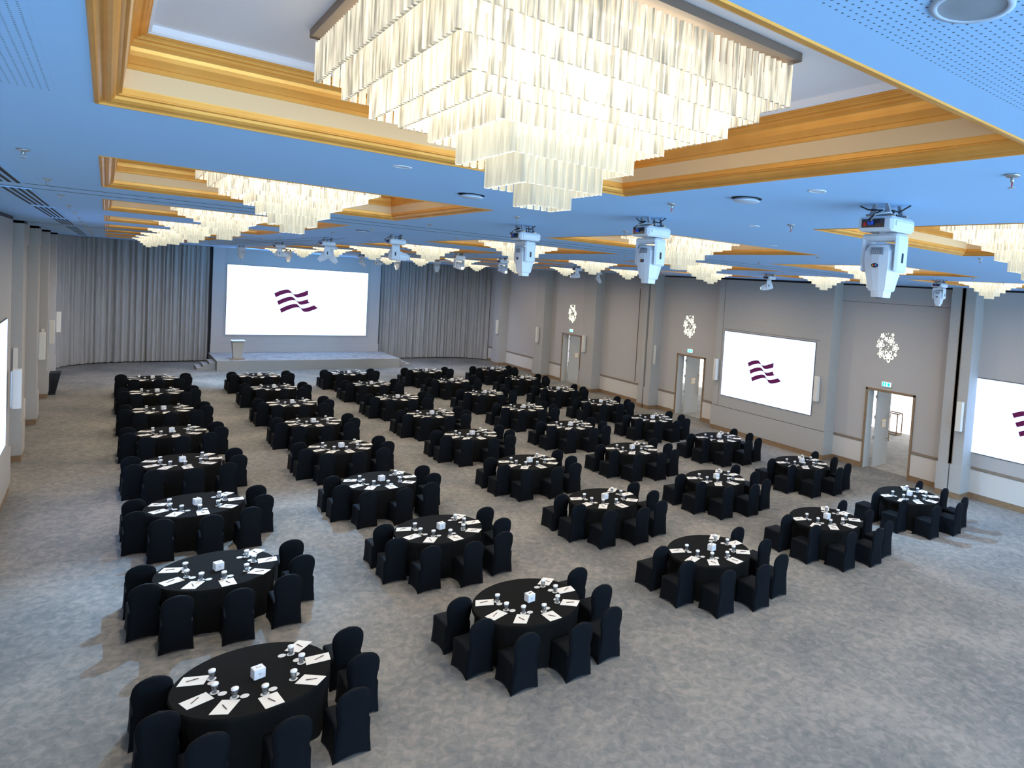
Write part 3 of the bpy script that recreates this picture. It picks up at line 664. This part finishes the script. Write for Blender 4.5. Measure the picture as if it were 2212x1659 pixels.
# ------------------------------------------------------------------ tables and settings
TC = [[(1.582,10.413),(1.585,14.553),(1.588,18.728),(1.619,22.895),(1.619,26.942),(1.599,31.0),(1.59,35.104),(1.617,39.022)],
 [(5.594,10.434),(5.571,14.558),(5.536,18.743),(5.543,22.873),(5.597,26.942),(5.637,31.0),(5.681,35.104),(5.672,39.022)],
 [(9.897,10.437),(9.859,14.562),(9.804,18.727),(9.731,22.926),(9.755,26.942),(9.71,31.0),(9.732,35.104),(9.68,39.022)],
 [(13.908,10.422),(13.875,14.582),(13.713,18.738),(13.72,22.936),(13.717,26.942),(13.726,31.0),(13.711,35.104),(13.726,39.022)],
 [(17.84,10.426),(17.839,14.573),(17.825,18.741),(17.70,22.827),(17.713,26.942),(17.70,31.0),(17.699,35.104),(17.70,39.022)]]
TCOL = ['leftmost', 'second-left', 'middle', 'second-right', 'rightmost']
SEAT = ['far-left', 'left', 'near-left', 'nearest', 'near-right', 'right', 'far-right']
CH = [(-1.03,.67), (-1.03,-.24), (-.64,-1.02), (.19,-1.21), (.90,-1.02), (1.24,-.22), (1.24,.66)]     # chair centres, all facing the stage
PAD = [(-.632,.319,-23), (-.639,-.213,20), (-.371,-.554,55), (.093,-.719,94), (.58,-.489,136), (.77,-.002,-4), (.63,.50,42)]
GL = [(-.434,.24), (-.44,-.126), (-.255,-.381), (.055,-.516), (.405,-.352), (.568,.019), (.495,.342)]
SD = [(-.442,.135), (-.365,-.207), (-.152,-.419), (.153,-.450), (.445,-.247), (.534,.125), (.390,.365)]
PEN = [(-.64,.336,0), (-.655,-.20,40), (-.375,-.56,99), (.095,-.725,118), (.587,-.49,165), (.79,.0,27), (.643,.50,113)]
ZT = .765
# chair cover: skirted seat and balloon back
def seat_cover():
    c = MB(); n = 8; w_, f, r_ = .215, .27, -.27
    rings = [(0.0, 1.06), (.12, 1.02), (.30, .985), (.42, .99), (.455, .985), (.475, .93), (.482, .80)]
    vs = []
    for z, s_ in rings:
        for side in range(4):
            for k in range(n):
                t = k/n; A = [(-w_, r_), (w_, r_), (w_, f), (-w_, f)]; a = A[side]; b_ = A[(side+1) % 4]
                x, y = a[0]+(b_[0]-a[0])*t, a[1]+(b_[1]-a[1])*t; arch = sin(pi*t)
                pinch = (1 - .07*arch) if z < .43 else 1 - .02*arch
                zz = z + (.055*arch if z == 0 else (.03*arch if z < .2 else 0))
                vs.append((x*s_*pinch, y*s_*pinch, zz))
    m_ = 4*n; fs = [(i*m_+k, i*m_+(k+1) % m_, (i+1)*m_+(k+1) % m_, (i+1)*m_+k) for i in range(len(rings)-1) for k in range(m_)]
    vs.append((0, 0, .492)); top = len(vs)-1; o = (len(rings)-1)*m_
    fs += [(o+k, o+(k+1) % m_, top) for k in range(m_)]
    c.add(vs, fs); return c.mesh('seat_cover', M['chair'], True)
def back_cover():
    c = MB(); prof = [(0,.228),(.10,.222),(.25,.205),(.38,.190),(.48,.182),(.56,.192),(.66,.210),(.76,.214),(.82,.202),(.87,.172),(.905,.125),(.925,.07),(.933,.0)]
    vs = []; n = 6
    for z, hw in prof:
        yb = -.285 + (.0 if z < .1 else -.0); lean = -.02*max(0, (z-.45))/.5; th = .030 if z > .48 else .030
        for k in range(2*n):
            if k <= n-1: u = -1 + 2*k/(n-1); y = yb + lean - .012*(1-u*u)
            else: u = 1 - 2*(k-n)/(n-1); y = yb + lean + th*1.6*(1 - .5*u*u) if abs(u) < .99 else yb + lean + .03
            zz = z + (.055*cos(u*pi/2) if z == 0 else 0); vs.append((hw*u, y, zz))
    m_ = 2*n; fs = [(i*m_+k, i*m_+(k+1) % m_, (i+1)*m_+(k+1) % m_, (i+1)*m_+k) for i in range(len(prof)-1) for k in range(m_)]
    c.add(vs, fs); return c.mesh('back_cover', M['chair'], True)
SEATM, BACKM = seat_cover(), back_cover()
# cloth
def cloth():
    c = MB(); n = 96; vs = []; NR = 9
    rows = [(.90, ZT), (.908, ZT-.012), (.910, ZT-.06), (.90, .60), (.885, .45), (.88, .30), (.885, .15), (.90, .012)]
    for ri, (r, z) in enumerate(rows):
        for k in range(n):
            t = 2*pi*k/n; fold = 0 if ri < 2 else .022*(ri-1)/6*(sin(15*t+.4*sin(3*t))+.4*sin(31*t))
            a = math.atan2(sin(t), cos(t)); side = 0
            if ri > 2:  # pushed in by the two chairs tucked on the left
                side = .085*math.exp(-((abs(a)-pi)/.55)**4)
            vs.append(((r+fold-side)*cos(t), (r+fold-side)*sin(t), z))
    c.add(vs, [(i*n+k, i*n+(k+1) % n, (i+1)*n+(k+1) % n, (i+1)*n+k) for i in range(len(rows)-1) for k in range(n)])
    c.add([vs[k] for k in range(n)], [tuple(range(n))]); return c.mesh('tablecloth', M['cloth'], True)
CLM = cloth()
for p in CLM.polygons:
    if len(p.vertices) > 4: p.use_smooth = False
TOPM = MB().lathe([(.885,.728),(.885,.755)], 40).mesh('tabletop', M['table'])
LEGM = MB(); LEGM.tube([(0,-.35,.728),(0,-.38,.01),(0,.38,.01),(0,.35,.728)], .016, 6); LEGM = LEGM.mesh('folding_leg', M['steel'])
pd = MB(); pd.box(-.15,.15,-.108,.108,0,.004); PADM = pd.mesh('notepad', M['paper'])
pn = MB(); pn.lathe([(.0045,-.07),(.0055,-.06),(.0055,.055),(.003,.07)], 8, 0, TR((0,0,.0055)) @ RY(pi/2)); pn.box(.01,.06,-.002,.002,.010,.013); PENM = pn.mesh('pen', M['pen'], True)
gm = MB(); gm.lathe([(.030,.0),(.031,.004),(.037,.106),(.0355,.106),(.0295,.012),(.0,.010)], 16, 0, None, True, False); GLM2 = gm.mesh('water_glass', M['glass'], True)
cm = MB(); cm.lathe([(.042,.102),(.0425,.120),(.039,.126),(.0,.128)], 18, 0, None, False, False); CAPM = cm.mesh('paper_cap', M['cap'], True)
CSM = MB().lathe([(.049,0),(.051,.0015),(.049,.003)], 22).mesh('coaster', M['coaster'])
tb = MB(); tb.bbox(-.068,.068,-.068,.068,0,.136,.004); TBM = tb.mesh('tissue_box', M['tissuebox'])
ts = MB(); ts.poly([(.030*cos(t), .014*sin(t)) for t in [2*pi*k/16 for k in range(16)]], .1362, .137); TSM = ts.mesh('slot_opening', M['slot'])
tt = MB(); tt.add([(-.022,-.006,.137),(.022,-.004,.137),(.014,.008,.152),(-.012,.006,.158),(.002,.0,.178)], [(0,1,4),(1,2,4),(2,3,4),(3,0,4)]); TTM = tt.mesh('tissue', M['paper'])
em = MB()
for (dx, dz, r_) in ((0,0,.016), (-.014,.008,.008), (.014,.006,.008), (0,-.014,.008)): em.poly([(dx+r_*cos(t), dz+r_*sin(t)*.8) for t in [2*pi*k/10 for k in range(10)]], .0682, .0688, 0, TR((0,0,.068)) @ RX(pi/2))
EMM = em.mesh('printed_emblem', M['emblem'])
farc = MB(); far_n = 0
for i in range(5):
    for j in range(8):
        x, y = TC[i][j]; rnd = random.Random(i*10+j); where = '%s table of the %s column' % (ROWN[j], TCOL[i])
        t = thing('banquet_table', 'round folding banquet table under a black cloth, %s' % where, 'table', (x, y, 0), 0, 'round banquet tables')
        link('tabletop', TOPM, t)
        for s_ in (-1, 1): link('folding_leg', LEGM, t, (s_*.45, 0, 0))
        rot = 0
        link('tablecloth', CLM, None, (x, y, 0), 0, 'floor-length black cloth over the %s' % where, 'tablecloth', 'black round tablecloths')
        b_ = thing('tissue_box', 'white cube tissue box in the centre of the %s' % where, 'tissue box', (x+.035+rnd.uniform(-.015,.015), y-.035, ZT), .12+rnd.uniform(-.15,.15), 'white tissue boxes')
        link('carton', TBM, b_)
        if j < 5: link('slot_opening', TSM, b_, label='dark oval slot'); link('printed_emblem', EMM, b_)
        if rnd.random() < .45 or (i, j) == (0, 0): link('tissue', TTM, b_)
        for k in range(7):
            at = '%s seat, %s' % (SEAT[k], where)
            cx, cy = CH[k]; cx += rnd.uniform(-.015,.015); cy += rnd.uniform(-.015,.015)
            c = thing('banquet_chair', 'black stretch-covered chair at the %s' % at, 'chair', (x+cx, y+cy, 0), rnd.uniform(-.04,.04), 'black covered chairs around the tables')
            link('seat_cover', SEATM, c); link('back_cover', BACKM, c)
            a, b2, an = PAD[k]; jx, jy = rnd.uniform(-.012,.012), rnd.uniform(-.012,.012)
            link('notepad', PADM, None, (x+a+jx, y+b2+jy, ZT+.0005), R(an)+rnd.uniform(-.06,.06), 'white notepad at the %s' % at, 'notepad', 'white notepads')
            if j < 5:
                pa, pb, pn_ = PEN[k]; link('pen', PENM, None, (x+pa+jx, y+pb+jy, ZT+.0046), R(pn_)+rnd.uniform(-.2,.2), 'dark pen lying on the notepad at the %s' % at, 'pen', 'pens on the notepads')
            gx, gy = GL[k]; g_ = link('water_glass', GLM2, None, (x+gx, y+gy, ZT+.0035), 0, 'clear water glass with paper cap at the %s' % at, 'glass', 'capped water glasses')
            link('paper_cap', CAPM, g_)
            sx, sy = SD[k]
            if j < 4:
                link('coaster', CSM, None, (x+gx, y+gy, ZT+.0003), 0, 'round white coaster under the glass at the %s' % at, 'coaster', 'round white coasters')
                link('coaster', CSM, None, (x+sx, y+sy, ZT+.0003), 0, 'round white coaster beside the glass at the %s' % at, 'coaster', 'round white coasters')
            else:
                for q in ((gx, gy), (sx, sy)): farc.lathe([(.049,0),(.051,.0015),(.049,.003)], 12, 0, TR((x+q[0], y+q[1], ZT+.0003)))
farc.build('coaster', M['coaster'], label='round white coasters on the tables of the four farthest rows', cat='coasters', kind='stuff')

# ------------------------------------------------------------------ lights
W = bpy.data.worlds.new('world'); SC.world = W; W.use_nodes = True
W.node_tree.nodes['Background'].inputs[0].default_value = (.42, .70, 1.0, 1); W.node_tree.nodes['Background'].inputs[1].default_value = 5.6  # blue ambient fill, reaching the room through the added rear openings

# the downlight lamp under every chandelier
for i in range(4):
    for j in range(8):
        if i >= 2 and j == 0 and i == 3: pass
        ld = bpy.data.lights.new('chandelier_lamp', 'AREA'); ld.shape = 'DISK'; ld.size = .19; ld.energy = 50; ld.color = (1, .86, .66)
        lo = bpy.data.objects.new('chandelier_lamp', ld); COL.objects.link(lo); lo.location = (CX[i], CY[j], 6.693)
# blue wash thrown by the stage lights onto the wall over the screen
for x in (6.2, 9.6, 13.0):
    ld = bpy.data.lights.new('stage_wash', 'SPOT'); ld.energy = 200; ld.color = (.16, .50, 1.0); ld.spot_size = 2.2; ld.spot_blend = 1.0; ld.shadow_soft_size = .05
    lo = bpy.data.objects.new('stage_wash', ld); COL.objects.link(lo); lo.location = (x, 45.2, 6.6); lo.rotation_euler = (Vector((x, 50.7, 6.0)) - lo.location).to_track_quat('-Z', 'Y').to_euler()
for x, y, tx, ty, pw in ((4.6, 38.9, 5.5, 43.0, 1600), (9.6, 36.6, 9.6, 43.0, 1300), (13.0, 42.4, 15.5, 44.8, 1500), (9.6, 42.4, 9.7, 48.8, 250), (4.2, 19.2, .2, 14.6, 1600), (15.4, 14.4, 18.6, 8.6, 1900), (5.1, 23.0, 3.6, 17.5, 1300)):
    ld = bpy.data.lights.new('floor_wash', 'SPOT'); ld.energy = pw; ld.color = (.28, .60, 1.0); ld.spot_size = 1.0; ld.spot_blend = 1.0; ld.shadow_soft_size = .05  # spots added to bring back blue floor pools lost with dimmer screens
    lo = bpy.data.objects.new('floor_wash', ld); COL.objects.link(lo); lo.location = (x, y, 6.45); lo.rotation_euler = (Vector((tx, ty, 0)) - lo.location).to_track_quat('-Z', 'Y').to_euler()
for x, y, tx, ty, pw in ((4.9, 39.2, .3, 47.6, 800), (13.0, 41.0, 18.6, 48.0, 800)):
    ld = bpy.data.lights.new('curtain_fill', 'SPOT'); ld.energy = pw; ld.color = (.75, .82, 1.0); ld.spot_size = 1.35; ld.spot_blend = 1.0; ld.shadow_soft_size = .08  # added fill spots brightening the dark floor before the curtains
    lo = bpy.data.objects.new('curtain_fill', ld); COL.objects.link(lo); lo.location = (x, y, 6.45); lo.rotation_euler = (Vector((tx, ty, 0)) - lo.location).to_track_quat('-Z', 'Y').to_euler()
# floral gobo projections thrown on the right wall by the lit moving heads
def gobo(src, dst, size, power, name):
    ld = bpy.data.lights.new(name, 'SPOT'); lo = bpy.data.objects.new(name, ld); COL.objects.link(lo)
    s_, d_ = Vector(src), Vector(dst); lo.location = s_
    z = (s_-d_).normalized(); x = Vector((0, -1, 0)); x = (x - z*x.dot(z)).normalized(); y = z.cross(x); lo.matrix_world = Matrix(((x.x,y.x,z.x,s_.x),(x.y,y.y,z.y,s_.y),(x.z,y.z,z.z,s_.z),(0,0,0,1)))
    dist = (s_-d_).length; ld.spot_size = 2*math.atan(size*.75/dist); ld.spot_blend = 0; ld.energy = power*dist*dist; ld.shadow_soft_size = .002; ld.color = (1, 1, 1)
    ld.use_nodes = True; nt = ld.node_tree
    em = nt.nodes['Emission']
    def nn(t, **k):
        n = nt.nodes.new(t)
        for a, v in k.items(): setattr(n, a, v)
        return n
    def mt(op, *a):
        n = nn('ShaderNodeMath', operation=op)
        for k, v in enumerate(a):
            if isinstance(v, (int, float)): n.inputs[k].default_value = v
            else: nt.links.new(v, n.inputs[k])
        return n.outputs[0]
    tc = nn('ShaderNodeTexCoord'); sp = nn('ShaderNodeSeparateXYZ'); nt.links.new(tc.outputs['Normal'], sp.inputs[0])
    zz = mt('ABSOLUTE', sp.outputs[2]); sc = dist/size*2
    cosa = abs((d_-s_).normalized().dot(Vector((1, 0, 0))))
    u = mt('MULTIPLY', mt('DIVIDE', sp.outputs[0], zz), sc/cosa); v = mt('MULTIPLY', mt('DIVIDE', sp.outputs[1], zz), sc)
    acc = None
    for (a, b_, r_, ph) in ((-.55,.10,.34,.3), (.32,.42,.30,.9), (.70,-.02,.28,.1), (.18,-.62,.42,.6), (-.45,-.52,.27,1.2), (-.42,.72,.19,.2), (-.10,.52,.16,.5), (.72,-.48,.13,.1), (.42,.84,.12,.4)):
        du, dv = mt('SUBTRACT', u, a), mt('SUBTRACT', v, b_)
        rr = mt('SQRT', mt('ADD', mt('MULTIPLY', du, du), mt('MULTIPLY', dv, dv)))
        th = mt('ARCTAN2', dv, du); pet = mt('ABSOLUTE', mt('COSINE', mt('ADD', mt('MULTIPLY', th, 2.5), ph)))
        edge = mt('MULTIPLY', mt('ADD', mt('MULTIPLY', pet, .6), .42), r_)
        q = mt('DIVIDE', rr, edge)
        inside = mt('LESS_THAN', q, 1.0)
        hole = mt('MULTIPLY', mt('MULTIPLY', mt('GREATER_THAN', q, .42), mt('LESS_THAN', q, .78)), mt('GREATER_THAN', pet, .62)) if r_ > .2 else 0.0
        f = mt('MULTIPLY', inside, mt('SUBTRACT', 1.0, hole)); acc = f if acc is None else mt('MAXIMUM', acc, f)
    for (a, b_) in ((-.02,.12), (.14,.02), (-.06,-.2), (.1,-.12), (.05,.9), (-.12,.86), (-.7,.45), (-.22,-.32)):
        du, dv = mt('SUBTRACT', u, a), mt('SUBTRACT', v, b_); rr = mt('SQRT', mt('ADD', mt('MULTIPLY', du, du), mt('MULTIPLY', dv, dv)))
        acc = mt('MAXIMUM', acc, mt('LESS_THAN', rr, .03))
    nt.links.new(acc, em.inputs['Strength']); em.inputs['Color'].default_value = (.88, 1, .66, 1)
gobo((15.3, 14.3, 6.45), (XR-.0, 14.24, 4.77), 1.08, 150, 'gobo_beam')
gobo((14.5, 24.5, 6.45), (XR-.0, 25.76, 4.60), 1.10, 150, 'gobo_beam')
gobo((15.4, 36.5, 6.45), (XR-.0, 37.2, 4.46), 1.10, 150, 'gobo_beam')

for k_ in ('sheer','logo','green','signwhite','lens'): M[k_].cycles.emission_sampling = 'NONE'
SC.view_settings.view_transform = 'Standard'; SC.view_settings.look = 'None'; SC.view_settings.gamma = 1; SC.view_settings.use_curve_mapping = False
SC.view_settings.exposure = 1.0
cy = SC.cycles
cy.max_bounces = 5; cy.diffuse_bounces = 4; cy.glossy_bounces = 2; cy.transmission_bounces = 2; cy.transparent_max_bounces = 10
cy.use_adaptive_sampling = True; cy.adaptive_threshold = .06; cy.adaptive_min_samples = 16
cy.sample_clamp_indirect = 4; cy.caustics_reflective = False; cy.caustics_refractive = False
